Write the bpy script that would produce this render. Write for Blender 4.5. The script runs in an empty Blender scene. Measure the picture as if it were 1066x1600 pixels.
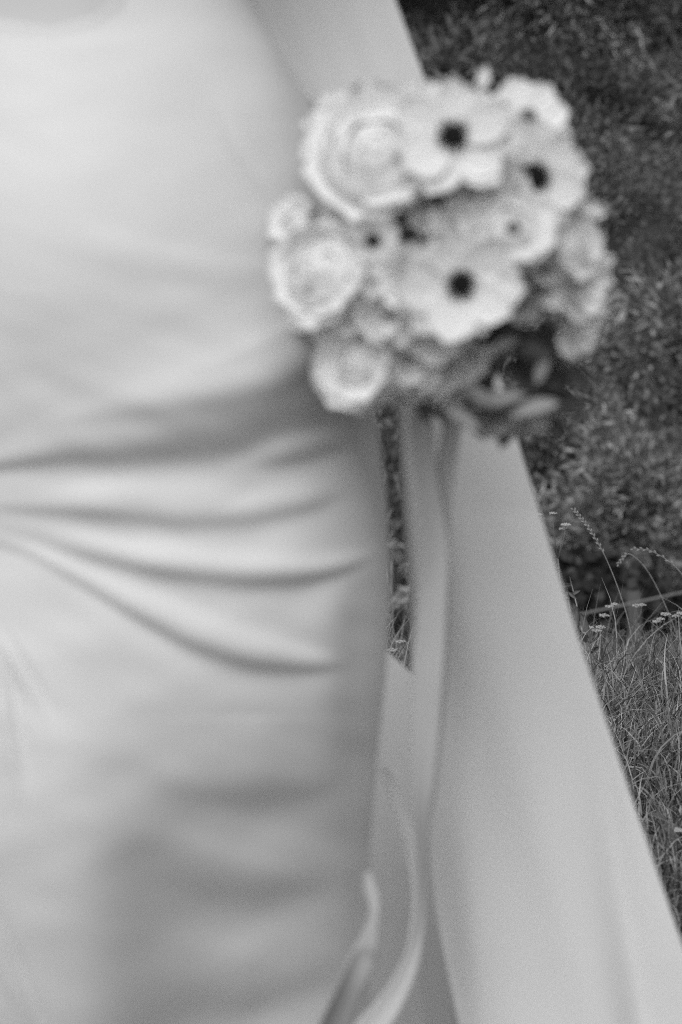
import bpy, bmesh, math, random
import numpy as np
from mathutils import Vector, Matrix, noise
rng = np.random.default_rng(7)
random.seed(7)
S = bpy.context.scene
R = math.radians

# ------------------------------------------------------------------ camera
CAM_H, PITCH, FPX = 1.0, -9.2, 3764.0
cd = bpy.data.cameras.new('camera')
cam = bpy.data.objects.new('camera', cd)
S.collection.objects.link(cam)
cam.location = (0, 0, CAM_H)
cam.rotation_euler = (R(90 + PITCH), 0, 0)
cd.sensor_fit = 'VERTICAL'; cd.sensor_height = 36; cd.sensor_width = 24
cd.lens = 18 * FPX / 800
cd.clip_start = .05; cd.clip_end = 1000
cd.dof.use_dof = True
cd.dof.focus_distance = 3.95
cd.dof.aperture_fstop = 5.9
S.camera = cam

# ------------------------------------------------------------------ light
SUN_EL, SUN_AZ = 46, -14          # azimuth: degrees to the left of the direction behind the camera
W = bpy.data.worlds.new('World'); S.world = W; W.use_nodes = True
nt = W.node_tree; nt.nodes.clear()
sky = nt.nodes.new('ShaderNodeTexSky'); sky.sky_type = 'NISHITA'; sky.sun_disc = False
sky.sun_elevation = R(SUN_EL)
bw = nt.nodes.new('ShaderNodeRGBToBW')          # the photograph is black and white
bg = nt.nodes.new('ShaderNodeBackground'); bg.inputs[1].default_value = .11
wo = nt.nodes.new('ShaderNodeOutputWorld')
nt.links.new(sky.outputs[0], bw.inputs[0]); nt.links.new(bw.outputs[0], bg.inputs[0]); nt.links.new(bg.outputs[0], wo.inputs[0])
sd = bpy.data.lights.new('sun', 'SUN'); sd.energy = 1.4; sd.angle = R(50)
sun = bpy.data.objects.new('sun', sd); S.collection.objects.link(sun)
to_sun = Vector((math.sin(R(SUN_AZ)) * math.cos(R(SUN_EL)), -math.cos(R(SUN_AZ)) * math.cos(R(SUN_EL)), math.sin(R(SUN_EL))))
sun.rotation_euler = to_sun.to_track_quat('Z', 'Y').to_euler()
sky.sun_rotation = math.atan2(to_sun.x, to_sun.y)
S.view_settings.view_transform = 'Standard'; S.view_settings.look = 'None'
S.view_settings.exposure = 0.36; S.view_settings.gamma = 1.0
S.view_settings.use_curve_mapping = False
S.render.engine = 'CYCLES'
S.cycles.use_denoising = False      # keeps a little grain, as in the photograph
S.cycles.use_adaptive_sampling = False
S.cycles.max_bounces = 8; S.cycles.diffuse_bounces = 8; S.cycles.transparent_max_bounces = 6
S.cycles.sample_clamp_indirect = 3
S.cycles.filter_width = 0.9

# ------------------------------------------------------------------ helpers
cp, sp = math.cos(R(PITCH)), math.sin(R(PITCH))
def P(px, py, d):
    """the world point that lies at distance d (world y) on the line of sight through photo pixel px, py"""
    a = (px - 533) / FPX; b = -(py - 800) / FPX
    dy = cp - b * sp; dz = sp + b * cp
    k = d / dy
    return Vector((a * k, d, CAM_H + dz * k))
def proj(x, y, z):
    z = z - CAM_H
    f = y * cp + z * sp; u = -y * sp + z * cp
    return 533 + FPX * x / f, 800 - FPX * u / f

def link(o, parent=None):
    S.collection.objects.link(o)
    if parent: o.parent = parent
    return o
def tag(o, label=None, cat=None, group=None, kind=None):
    for k, v in (('label', label), ('category', cat), ('group', group), ('kind', kind)):
        if v: o[k] = v
    return o
def empty(name, loc, label, cat, group=None):
    o = bpy.data.objects.new(name, None); o.location = loc; o.empty_display_size = .05
    link(o); return tag(o, label, cat, group)
def mesh(name, v, f, mat, smooth=True):
    me = bpy.data.meshes.new(name)
    if isinstance(v, np.ndarray):
        f = np.asarray(f, dtype=np.int32); n = f.shape[1]
        me.vertices.add(len(v)); me.vertices.foreach_set('co', v.astype(np.float32).ravel())
        me.loops.add(f.size); me.loops.foreach_set('vertex_index', f.ravel())
        me.polygons.add(len(f)); me.polygons.foreach_set('loop_start', np.arange(0, f.size, n, dtype=np.int32))
        me.polygons.foreach_set('loop_total', np.full(len(f), n, dtype=np.int32))
        me.update(calc_edges=True); me.validate()
    else:
        me.from_pydata([tuple(p) for p in v], [], f); me.update()
    if smooth: me.polygons.foreach_set('use_smooth', [True] * len(me.polygons))
    if mat: me.materials.append(mat)
    return me
def obj(name, me, parent=None, mw=None):
    o = bpy.data.objects.new(name, me); link(o, parent)
    if mw is not None: o.matrix_basis = mw
    return o
def grid_faces(nu, nv, wrap=False):
    """nu columns, nv rows, vertex index = row*nu+col"""
    c = np.arange(nu if wrap else nu - 1); r = np.arange(nv - 1)
    C, Rr = np.meshgrid(c, r); C2 = (C + 1) % nu
    return np.stack([Rr * nu + C, Rr * nu + C2, (Rr + 1) * nu + C2, (Rr + 1) * nu + C], -1).reshape(-1, 4)
def tube(path, radii, n=8, cap=True):
    """tapered tube along a list of Vectors -> verts, faces"""
    V, F = [], []
    path = [Vector(p) for p in path]
    ref = Vector((0.31, .2, .93)).normalized()
    for i, p in enumerate(path):
        t = (path[min(i + 1, len(path) - 1)] - path[max(i - 1, 0)]).normalized()
        a = t.cross(ref)
        if a.length < .1: a = t.cross(Vector((1, 0, 0)))
        a.normalize(); b = t.cross(a)
        r = radii[i] if hasattr(radii, '__len__') else radii
        for k in range(n):
            w = 2 * math.pi * k / n
            V.append(p + (a * math.cos(w) + b * math.sin(w)) * r)
    for i in range(len(path) - 1):
        for k in range(n):
            k2 = (k + 1) % n
            F.append((i * n + k, i * n + k2, (i + 1) * n + k2, (i + 1) * n + k))
    if cap:
        F.append(tuple(range(n))[::-1]); F.append(tuple(range((len(path) - 1) * n, len(path) * n)))
    return V, F
class MB:
    def __init__(s): s.v = []; s.f = []
    def add(s, V, F):
        o = len(s.v); s.v += [tuple(p) for p in V]; s.f += [tuple(i + o for i in q) for q in F]
    def build(s, name, mat, parent=None, smooth=True): return obj(name, mesh(name, s.v, s.f, mat, smooth), parent)

# ------------------------------------------------------------------ materials
def mat(name, col, rough=.7, spec=.3, var=0, scale=20, bump=0, bscale=200, attr=None, transl=0, sheen=0, stretch=None):
    m = bpy.data.materials.new(name); m.use_nodes = True
    t = m.node_tree; b = t.nodes['Principled BSDF']
    b.inputs['Roughness'].default_value = rough
    b.inputs['Specular IOR Level'].default_value = spec
    if sheen:
        b.inputs['Sheen Weight'].default_value = sheen; b.inputs['Sheen Roughness'].default_value = .4
    b.inputs['Base Color'].default_value = (col, col, col, 1)
    tc = t.nodes.new('ShaderNodeTexCoord')
    src = tc.outputs['Object']
    if stretch:
        mp = t.nodes.new('ShaderNodeMapping'); mp.inputs['Scale'].default_value = stretch
        t.links.new(src, mp.inputs[0]); src = mp.outputs[0]
    colout = None
    if var:
        n = t.nodes.new('ShaderNodeTexNoise'); n.inputs['Scale'].default_value = scale; n.inputs['Detail'].default_value = 5
        t.links.new(src, n.inputs['Vector'])
        r = t.nodes.new('ShaderNodeMapRange')
        r.inputs[1].default_value = .3; r.inputs[2].default_value = .7
        r.inputs[3].default_value = col * (1 - var); r.inputs[4].default_value = col * (1 + var)
        t.links.new(n.outputs[0], r.inputs[0]); colout = r.outputs[0]
    if attr:
        a = t.nodes.new('ShaderNodeAttribute'); a.attribute_name = attr
        mu = t.nodes.new('ShaderNodeMath'); mu.operation = 'MULTIPLY'
        t.links.new(a.outputs['Fac'], mu.inputs[0])
        if colout: t.links.new(colout, mu.inputs[1])
        else: mu.inputs[1].default_value = col
        colout = mu.outputs[0]
    if colout: t.links.new(colout, b.inputs['Base Color'])
    if bump:
        n2 = t.nodes.new('ShaderNodeTexNoise'); n2.inputs['Scale'].default_value = bscale; n2.inputs['Detail'].default_value = 3
        t.links.new(src, n2.inputs['Vector'])
        bp = t.nodes.new('ShaderNodeBump'); bp.inputs['Strength'].default_value = bump; bp.inputs['Distance'].default_value = .001
        t.links.new(n2.outputs[0], bp.inputs['Height']); t.links.new(bp.outputs[0], b.inputs['Normal'])
    if transl:
        tr = t.nodes.new('ShaderNodeBsdfTranslucent'); tr.inputs[0].default_value = (col, col, col, 1)
        if colout: t.links.new(colout, tr.inputs[0])
        mx = t.nodes.new('ShaderNodeMixShader'); mx.inputs[0].default_value = transl
        t.links.new(b.outputs[0], mx.inputs[1]); t.links.new(tr.outputs[0], mx.inputs[2])
        t.links.new(mx.outputs[0], t.nodes['Material Output'].inputs[0])
    return m
M_satin = mat('satin', .71, .5, .3, var=.02, scale=8, bump=.25, bscale=900)
M_cape = mat('crepe', .82, .6, .3, var=.03, scale=6, bump=.3, bscale=700)
M_ribbon = mat('ribbon_satin', .60, .5, .3, var=.03, bump=.2, bscale=700)
M_ribbon_w = mat('white_ribbon', .8, .35, .5, bump=.2, bscale=700)
M_skin = mat('skin', .52, .5, .35, var=.04, bump=.2, bscale=300)
M_hair = mat('hair', .08, .4, .5, var=.3, bump=.6, bscale=300, stretch=(1, 1, .05))
M_petal = mat('petal', .92, .6, .25, var=.03, scale=60, bump=.3, bscale=260, transl=.18, sheen=.2)
M_petal2 = mat('petal_cream', .86, .6, .25, var=.05, scale=60, bump=.3, bscale=260, transl=.18, sheen=.2)
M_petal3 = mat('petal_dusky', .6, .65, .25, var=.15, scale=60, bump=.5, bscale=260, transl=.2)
M_core = mat('anemone_centre', .02, .7, .2, bump=1, bscale=900)
M_stamen = mat('stamen', .035, .7, .2)
M_gcore = mat('pale_centre', .28, .7, .2, bump=1, bscale=900)
M_leaf = mat('bouquet_leaf', .11, .5, .4, var=.35, scale=40, transl=.15)
M_leaf2 = mat('grey_leaf', .42, .6, .3, var=.2, scale=40, transl=.15)
M_stem = mat('stem', .11, .6, .3, var=.2, scale=60)
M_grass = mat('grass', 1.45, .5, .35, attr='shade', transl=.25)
M_scrub = mat('scrub', 1.5, .6, .25, attr='shade', transl=.25)
M_ground = mat('soil', .07, .95, .1, var=.4, scale=4, bump=1, bscale=40)
M_hillm = mat('hill_soil', .07, .95, .1, var=.5, scale=1.5, bump=1, bscale=20)
M_wstem = mat('weed_stem', .14, .6, .3, var=.25, scale=80)
M_wleaf = mat('weed_leaf', .19, .6, .3, var=.3, scale=80, transl=.2)
M_umbel = mat('umbel', .45, .8, .2, var=.25, scale=300)
M_dry = mat('dry_leaf', .14, .7, .25, var=.35, scale=60, transl=.15)
M_seed = mat('seed_head', .32, .75, .2, var=.2, scale=200)
M_wood = mat('fence_wood', .11, .85, .2, var=.3, scale=14, bump=.8, bscale=60, stretch=(1, 1, .12))
M_wire = mat('fence_wire', .2, .45, .5, var=.2, scale=30)
M_bark = mat('bark', .06, .9, .2, var=.3, scale=12, bump=1, bscale=40)

# ------------------------------------------------------------------ terrain
def gz(x, y):
    x = np.asarray(x, float); y = np.asarray(y, float)
    pz = np.interp(y, [-400, 0, 3.2, 4, 4.7, 5.4, 7, 9, 11, 13, 16, 20, 30, 60, 120, 400],
                      [0, 0, 0, -.035, -.10, -.24, -.8, -1.45, -2.0, -1.75, -.3, 1.9, 8, 24, 50, 90])
    w = .03 * np.sin(x * 1.7 + y * .9) * np.sin(y * 1.3 + .5) + .02 * np.sin(x * 4.1 - y * 3.3)
    far = np.clip((y - 10) / 6, 0, 1)
    w = w + far * (.25 * np.sin(x * .9 + 1) * np.sin(y * .7) + .15 * np.sin(x * 2.1 + y * 1.3))
    return pz + w
def terrain(name, xs, ys, m, dz=0):
    X, Y = np.meshgrid(xs, ys); Z = gz(X, Y) + dz
    return tag(obj(name, mesh(name, np.stack([X, Y, Z], -1).reshape(-1, 3), grid_faces(len(xs), len(ys)), m)), kind='structure')
xs = np.concatenate([[-400, -150, -60, -25], np.linspace(-10, 10, 90), [25, 60, 150, 400]])
terrain('meadow_ground', xs, np.concatenate([[-400, -100, -30, -8], np.linspace(-3, 9.5, 90)]), M_ground)
terrain('hillside', xs, np.concatenate([np.linspace(9.5, 26, 80), [30, 40, 60, 90, 120, 200, 400]]), M_hillm)

# ------------------------------------------------------------------ grass (stuff)
def blades(n, x0, x1, y0, y1, hmin, hmax, wid, seg=4, fn=None, dark=.05, light=.22, lean=.9):
    x = rng.uniform(x0, x1, n); y = rng.uniform(y0, y1, n)
    if fn is not None:
        k = fn(x, y); x, y = x[k], y[k]; n = len(x)
    cl = .5 + .5 * np.sin(x * 7.3 + 2 * np.sin(y * 5.1)) * np.sin(y * 6.7 + 2 * np.sin(x * 4.3))   # tufts
    h = rng.uniform(hmin, hmax, n) * (.65 + .6 * cl)
    az = rng.uniform(0, 2 * np.pi, n); bend = rng.uniform(.15, 1, n) ** 1.0 * lean
    tw = rng.uniform(-.6, .6, n)
    t = np.linspace(0, 1, seg + 1)[None, :]
    ang = bend[:, None] * t * 2.1 + rng.uniform(0, .35, n)[:, None]     # angle from vertical grows along the blade
    ds = h[:, None] / seg
    rx = np.cumsum(np.sin(ang) * ds, 1) - np.sin(ang[:, :1]) * ds; rz = np.cumsum(np.cos(ang) * ds, 1) - np.cos(ang[:, :1]) * ds
    azt = az[:, None] + tw[:, None] * t * 2
    cx = x[:, None] + rx * np.cos(azt); cy = y[:, None] + rx * np.sin(azt); cz = gz(x, y)[:, None] + rz - .005
    w = wid * rng.uniform(.6, 1.4, n)[:, None] * (1 - t ** 2 * .93)
    px, py = -np.sin(azt) * w, np.cos(azt) * w
    tilt = rng.uniform(-.5, .5, n)[:, None] * w
    L = np.stack([cx - px, cy - py, cz - tilt], -1); Rr = np.stack([cx + px, cy + py, cz + tilt], -1)
    V = np.stack([L, Rr], 2).reshape(-1, 3)
    base = (np.arange(n) * (seg + 1) * 2)[:, None]
    s = (np.arange(seg) * 2)[None, :]
    F = np.stack([base + s, base + s + 1, base + s + 3, base + s + 2], -1).reshape(-1, 4)
    sh = dark + (light - dark) * rng.uniform(0, 1, n) ** 1.8
    return V, F, np.repeat(sh, (seg + 1) * 2)
def join_attr(name, parts, m, smooth=True):
    o = 0; Vs, Fs, As = [], [], []
    for V, F, A in parts:
        Vs.append(V); Fs.append(F + o); As.append(A); o += len(V)
    me = mesh(name, np.concatenate(Vs), np.concatenate(Fs), m, smooth)
    at = me.attributes.new('shade', 'FLOAT', 'POINT'); at.data.foreach_set('value', np.concatenate(As).astype(np.float32))
    return obj(name, me)
def leaves(c, rad, n, l0, l1, w, dark, light, flat=.8, droop=.3):
    """n bent leaves spread through a mound of radii rad at c"""
    d = rng.normal(size=(n, 3)); d /= np.linalg.norm(d, axis=1)[:, None]; d[:, 2] = np.abs(d[:, 2]) * 1.0 - .15
    lump = 1 + .22 * np.sin(d[:, 0] * 5 + c[0] * 3) * np.sin(d[:, 2] * 6 + c[1]) + .15 * np.sin(d[:, 1] * 9 + c[0])
    rr = rng.uniform(.45, 1.05, n) ** .6 * lump
    p = np.array(c)[None] + d * rr[:, None] * np.array(rad)[None]
    a = d * .8 + rng.normal(size=(n, 3)) * .7; a[:, 2] -= droop * rng.uniform(0, 1, n)
    a /= np.linalg.norm(a, axis=1)[:, None]
    b = np.cross(a, rng.normal(size=(n, 3))); b /= np.linalg.norm(b, axis=1)[:, None]
    L = rng.uniform(l0, l1, n)[:, None]; ww = L * w
    nn = np.cross(a, b)
    V = np.stack([p, p + a * L * .5 + b * ww + nn * L * .06, p + a * L - nn * L * .12, p + a * L * .5 - b * ww + nn * L * .06], 1).reshape(-1, 3)
    F = (np.arange(n) * 4)[:, None] + np.arange(4)[None]
    tone = rng.uniform(.4, 1.9)
    sh = (dark + (light - dark) * rng.uniform(0, 1, n) ** 1.5) * tone
    return V, F, np.repeat(sh, 4)
g = [blades(95000, -.3, 2.0, 2.3, 5.6, .04, .13, .0014, dark=.05, light=.42),
     blades(5500, -.2, 2.0, 2.5, 5.4, .08, .20, .0015, seg=6, dark=.10, light=.34, lean=1.2),
     blades(3500, -.2, 2.0, 2.4, 5.0, .07, .17, .0019, seg=7, dark=.15, light=.5, lean=2.0),
     blades(1500, -.2, 2.0, 3.9, 5.6, .12, .27, .0013, seg=6, dark=.10, light=.36, lean=.7),
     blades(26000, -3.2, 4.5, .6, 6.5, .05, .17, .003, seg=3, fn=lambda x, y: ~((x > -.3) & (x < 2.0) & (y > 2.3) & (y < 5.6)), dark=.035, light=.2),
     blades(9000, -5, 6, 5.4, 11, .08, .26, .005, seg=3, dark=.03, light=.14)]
for i in range(110):
    x, y = rng.uniform(-.2, 2.0), rng.uniform(2.6, 5.3); r_ = rng.uniform(.03, .09)
    g.append(leaves((x, y, float(gz(x, y)) + .01), (r_, r_, r_ * rng.uniform(.6, 1.8)), 60, .012, .03, .16, .06, .28))
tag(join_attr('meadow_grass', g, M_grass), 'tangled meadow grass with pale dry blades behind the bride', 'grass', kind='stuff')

# ------------------------------------------------------------------ scrub on the hillside (stuff) and single shrubs
sc = []
for i in range(430):
    y = rng.uniform(11.3, 23); x = rng.uniform(-1.0, 3.6) * y / 14 if i < 210 else rng.uniform(-7, 9)
    r = rng.uniform(.25, .85)
    z = float(gz(x, y))
    fern = rng.uniform() < .4
    sc.append(leaves((x, y, z - .05), (r, r, r * rng.uniform(.7, 1.3)), (5200 if not fern else 2600) if i < 210 else 900, .02 if not fern else .07, .055 if not fern else .20,
                     .28 if not fern else .07, .04, .17 if not fern else .24, droop=.2 if not fern else .9))
tag(join_attr('hillside_scrub', sc, M_scrub, False), 'dense scrub and ferns covering the dark hillside', 'scrub', kind='stuff')
def shrub(name, c, rad, n, label, cat, l0, l1, w, dark, light, trunk=.03):
    x, y = c; z = float(gz(x, y))
    e = empty(name, (x, y, z), label, cat)
    V, F, A = leaves((0, 0, rad[2] * .55), rad, n, l0, l1, w, dark, light)
    me = mesh('crown', V, F, M_scrub, False); at = me.attributes.new('shade', 'FLOAT', 'POINT'); at.data.foreach_set('value', A.astype(np.float32))
    obj('crown', me, e)
    b = MB()
    for k in range(5):
        a = rng.uniform(0, 6.28); q = Vector((math.cos(a) * rad[0] * .5, math.sin(a) * rad[1] * .5, rad[2] * rng.uniform(.7, 1.1)))
        b.add(*tube([Vector((0, 0, -.1)), q * .4 + Vector((0, 0, .1)), q], [trunk, trunk * .6, trunk * .2], 6))
    b.build('trunk', M_bark, e)
    return e
def on_ground(px, py, d): return (P(px, py, d).x, d)
shrub('shrub', on_ground(1010, 600, 12.6), (.5, .5, .75), 9000, 'pale feathery shrub at the right edge beside the bouquet', 'shrub', .035, .10, .13, .07, .22)
shrub('shrub', on_ground(960, 860, 11.2), (1.1, .5, .62), 12000, 'dark rounded shrub low behind the fence and the yarrow', 'shrub', .04, .08, .4, .012, .035)
shrub('shrub', on_ground(700, 40, 19), (1.5, .9, 1.2), 9000, 'very dark bush at the top beside the cape edge', 'shrub', .06, .12, .35, .018, .06)

# ------------------------------------------------------------------ fence
fe = empty('wire_fence', tuple(P(1003, 1010, 9)), 'weathered post and wire fence crossing below the dark scrub', 'fence')
f0 = fe.location
def post(x, y, h, lean):
    z = float(gz(x, y)); b = MB()
    b.add(*tube([Vector((x, y, z - .3)) - f0, Vector((x + lean * .5, y, z + h * .6)) - f0, Vector((x + lean, y + .02, z + h)) - f0], [.034, .031, .027], 9))
    b.build('post', M_wood, fe)
top = P(1003, 925, 9)
pts = []
for k in range(-2, 4):
    x = top.x + k * 2.3; y = 9 + k * .9
    pts.append((x, y)); z = float(gz(x, y))
    post(x, y, max(.4, top.z + (x - top.x) * .13 - z), -.03 if k == 0 else .02)
wz = P(1003, 935, 9).z
for hgt, sl in ((0, .035), (-.22, .035), (-.45, .03)):
    b = MB(); path = [Vector((x, y - .05, wz + hgt + (x - top.x) * .13 + .0)) - f0 for x, y in pts]
    b.add(*tube(path, .0055, 6)); b.build('wire', M_wire, fe)

# ------------------------------------------------------------------ the bride
bride = empty('person', (-.18, 1.72, 0), 'bride in a draped satin dress and long cape, holding a bouquet at her side', 'person')
B0 = Vector(bride.location)
inv = Matrix.Translation(-B0)
# --- dress profile: silhouette pixels of its right edge (photo), centre pixel, half depth
YC = 1.72
zz_px = np.array([-500, -300, -150, 0, 60, 110, 160, 250, 400, 640, 750, 850, 950, 1050, 1150, 1250, 1350, 1450, 1600, 1900, 2300])
ed_px = np.array([ 420,  380,  350, 372, 405, 447, 492, 530, 560, 585, 600, 610, 609, 602, 592, 583, 577, 573, 575, 610, 700])
ce_px = np.array([ 110,  100,   95, 100, 105, 112, 120, 132, 150, 160, 165, 165, 165, 165, 165, 165, 165, 165, 165, 165, 165])
dp    = np.array([.100, .100, .095, .100, .110, .120, .130, .145, .160, .152, .138, .137, .138, .138, .132, .121, .110, .099, .082, .075, .26])
ZP = np.array([P(0, p, YC).z for p in zz_px]); o_ = np.argsort(ZP)
XE = np.array([P(a, b, YC).x for a, b in zip(ed_px, zz_px)]); XC = np.array([P(a, b, YC).x for a, b in zip(ce_px, zz_px)])
def smoothint(z, xp, fp):
    zt_ = np.linspace(-.5, 1.8, 1200); g_ = np.interp(zt_, xp, fp)
    kk = np.exp(-(np.arange(-45, 46) * (zt_[1] - zt_[0]) / .028) ** 2 / 2); kk /= kk.sum()
    return np.interp(z, zt_, np.convolve(np.pad(g_, 45, 'edge'), kk, 'valid'))
YO = np.array([0, 0, 0, 0, 0, 0, 0, 0, 0, 0, 0, 0, 0, .004, .014, .027, .042, .058, .084, .11, .05])
def yoff(z): return smoothint(z, ZP[o_], YO[o_])
def prof(z):
    xe = smoothint(z, ZP[o_], XE[o_]); xc = smoothint(z, ZP[o_], XC[o_]); b = smoothint(z, ZP[o_], dp[o_])
    return xc, xe - xc, b
# streaks: (x, y, half width, slope); slope > 0: the cloth turns under (catches less light), < 0: it turns up
H = [
 [(100, 690, 30, 0), (240, 685, 44, .35), (400, 662, 58, .8), (520, 637, 62, .9), (620, 620, 55, .7)],
 [(60, 668, 10, 0), (150, 652, 20, .3), (300, 632, 32, .5), (420, 605, 34, .5), (500, 560, 36, .45), (600, 530, 36, .3)],
 [(-60, 738, 8, .7), (0, 728, 10, .75), (100, 716, 20, .7), (220, 712, 28, .55), (350, 705, 30, .5), (450, 690, 25, .1), (500, 690, 20, 0)],
 [(380, 735, 10, 0), (450, 722, 18, .7), (520, 708, 14, .75), (575, 695, 8, 0)],
 [(380, 712, 14, 0), (450, 690, 16, -.55), (520, 676, 12, -.6), (575, 668, 8, 0)],
 [(-40, 790, 6, .1), (30, 797, 9, .45), (150, 802, 14, .6), (280, 818, 22, .5), (400, 812, 22, .55), (500, 790, 14, .45), (550, 772, 8, 0)],
 [(30, 765, 18, 0), (120, 762, 20, -.4), (260, 760, 20, -.3), (340, 762, 15, 0)],
 [(330, 800, 10, 0), (400, 778, 16, -.6), (480, 762, 16, -.6), (545, 750, 8, 0)],
 [(0, 812, 6, 0), (100, 832, 10, -.4), (220, 856, 16, -.5), (350, 872, 16, -.6), (480, 876, 13, -.75), (550, 868, 8, -.7), (585, 862, 6, 0)],
 [(60, 848, 6, 0), (140, 868, 11, .5), (240, 892, 18, .8), (380, 908, 20, .75), (470, 905, 18, .85), (540, 888, 9, .8), (585, 870, 5, 0)],
 [(0, 838, 5, 0), (60, 858, 7, -.5), (150, 900, 10, -.6), (260, 945, 14, -.6), (380, 990, 16, -.6), (480, 1018, 12, -.6), (530, 1030, 6, 0)],
 [(40, 868, 5, 0), (120, 908, 9, .5), (200, 955, 14, .8), (300, 1008, 18, .85), (400, 1040, 17, .85), (480, 1044, 12, .8), (540, 1040, 6, 0)],
 [(-60, 840, 5, .2), (0, 850, 6, .45), (60, 872, 6, .4), (120, 905, 6, 0)],
 [(220, 1226, 20, 0), (300, 1238, 26, .35), (400, 1246, 32, .6), (480, 1238, 24, .45), (550, 1218, 20, 0)],
 [(200, 1305, 25, 0), (300, 1315, 28, -.2), (400, 1310, 28, -.3), (500, 1295, 20, 0)],
 [(140, 1300, 25, 0), (220, 1320, 34, .35), (300, 1370, 36, .45), (400, 1398, 34, .65), (470, 1385, 28, .4), (540, 1370, 20, 0)],
 [(200, 1440, 28, 0), (280, 1450, 32, -.3), (370, 1476, 36, -.35), (450, 1440, 25, 0)],
 [(180, 1545, 25, 0), (270, 1555, 32, .55), (380, 1562, 34, .75), (470, 1545, 28, .4), (540, 1530, 20, 0)],
 [(-60, 50, 20, .2), (60, 66, 14, -.1), (200, 60, 14, -.15), (290, 25, 12, 0)],
 [(60, 330, 10, 0), (160, 362, 16, -.12), (300, 398, 16, -.22), (420, 412, 12, -.28), (520, 425, 10, 0)],
 [(100, 390, 20, 0), (220, 420, 26, .1), (330, 445, 26, .12), (420, 450, 20, 0)],
 [(260, 600, 10, 0), (360, 560, 14, .16), (460, 510, 12, .25), (540, 480, 10, 0)],
 [(300, 575, 12, 0), (380, 540, 14, -.15), (470, 490, 12, -.2), (540, 460, 10, 0)],
 [(200, 120, 40, 0), (320, 150, 60, .12), (420, 220, 60, .18), (520, 330, 40, 0)],
 [(330, 140, 14, 0), (370, 215, 18, .12), (430, 290, 16, .25), (490, 345, 10, 0)],
 [(330, 190, 10, 0), (380, 262, 12, -.12), (430, 315, 12, -.22), (490, 370, 10, 0)],
]
# near-vertical creases: (y, x, half width, slope)
Vt = [
 [(960, -10, 6, 0), (1020, 8, 7, .3), (1100, 28, 8, .5), (1160, 45, 9, .25), (1220, 60, 9, 0)],
 [(980, 5, 5, 0), (1020, 30, 6, .5), (1060, 55, 7, .4), (1110, 84, 8, 0)],
 [(1300, 12, 6, 0), (1380, 34, 7, .4), (1450, 62, 8, .5), (1510, 88, 8, .35), (1580, 110, 9, 0)],
 [(860, 540, 24, 0), (950, 538, 30, .12), (1100, 535, 34, .15), (1250, 540, 30, .1), (1350, 545, 20, 0)],
 [(1330, 565, 8, 0), (1390, 570, 12, -.3), (1440, 572, 10, -.2), (1480, 570, 8, 0)],
]
def smooth_rows(st, sg=16):
    a = np.array(st, float); g = np.arange(a[0, 0] - 60, a[-1, 0] + 61, 4.0)
    k = np.exp(-(np.arange(-14, 15) * 4 / sg) ** 2 / 2); k /= k.sum(); o = [g]
    for c in (1, 2, 3):
        y = np.interp(g, a[:, 0], a[:, c])
        if c == 3: y = np.interp(g, a[:, 0], a[:, c], left=0 if a[0, 3] == 0 else a[0, 3], right=0)
        if c == 1: y = np.where(g < a[0, 0], a[0, 1] + (g - a[0, 0]) * (a[1, 1] - a[0, 1]) / (a[1, 0] - a[0, 0]), np.where(g > a[-1, 0], a[-1, 1] + (g - a[-1, 0]) * (a[-1, 1] - a[-2, 1]) / (a[-1, 0] - a[-2, 0]), y))
        o.append(np.convolve(np.pad(y, 14, 'edge'), k, 'valid'))
    return np.stack(o, -1)
H = [smooth_rows(st) for st in H]; Vt = [smooth_rows(st) for st in Vt]
def fold(u, v):
    d = np.zeros_like(u)
    for st in H:
        a = np.array(st, float)
        yc = np.interp(u, a[:, 0], a[:, 1]); w = np.interp(u, a[:, 0], a[:, 2]) * np.where(v < 1120, .78, 1); s = np.interp(u, a[:, 0], a[:, 3], left=a[0, 3], right=0)
        t = (v - yc) / w
        d += -np.tanh(t) * np.exp(-(t / 3.2) ** 2) * np.where(s > 0, s, s * .65) * w * .85
    for st in Vt:
        a = np.array(st, float)
        xc = np.interp(v, a[:, 0], a[:, 1]); w = np.interp(v, a[:, 0], a[:, 2]); s = np.interp(v, a[:, 0], a[:, 3], left=0, right=0)
        s = s * (2.0 if a[0, 1] < 300 else 1)
        t = (u - xc) / w
        d += -t * np.exp(.5 - t * t / 2) * s * w
    # the proud panel of cloth over the other leg
    hgt = sum(np.interp(v + k, [860, 1100, 1300, 1600, 1900, 2200], [0, 34, 115, 240, 330, 260]) for k in (-90, -60, -30, 0, 30, 60, 90)) / 7; xe = sum(np.interp(v + k, [880, 1000, 1150, 1300, 1550, 1600], [20, 80, 140, 180, 192, 192]) for k in (-90, -45, 0, 45, 90)) / 5
    t = (u - xe) / 50; sp_ = np.log1p(np.exp(np.clip(t * 2, -30, 30))) * 25; d += hgt * np.exp(-sp_ / 68)
    wr = np.random.default_rng(11)
    for i in range(26):          # small irregular wrinkles
        an = wr.normal(0, .55) + (math.pi / 2); k = 2 * math.pi / wr.uniform(45, 190); ph = wr.uniform(0, 6.28)
        mod = .5 + .5 * np.sin(u / wr.uniform(60, 160) + ph * 3) * np.sin(v / wr.uniform(60, 160) + ph)
        d += wr.uniform(.015, .035) / k * mod * np.sin((u * math.cos(an) + v * math.sin(an)) * k + ph + .8 * np.sin(u / 130 + ph)) * np.where(v > 450, 1, .6)
    return d / 2300.0
nz, na = 520, 460
zt, zb = 1.30, .015
zs = np.concatenate([np.linspace(zt, .37, 440), np.linspace(.365, zb, nz - 440)])
q = np.linspace(0, 1, na, endpoint=False)
th = 2 * np.pi * q - .40 * np.sin(2 * 2 * np.pi * q) * 0 + .45 * np.sin(2 * np.pi * q)     # denser towards the camera
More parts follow.
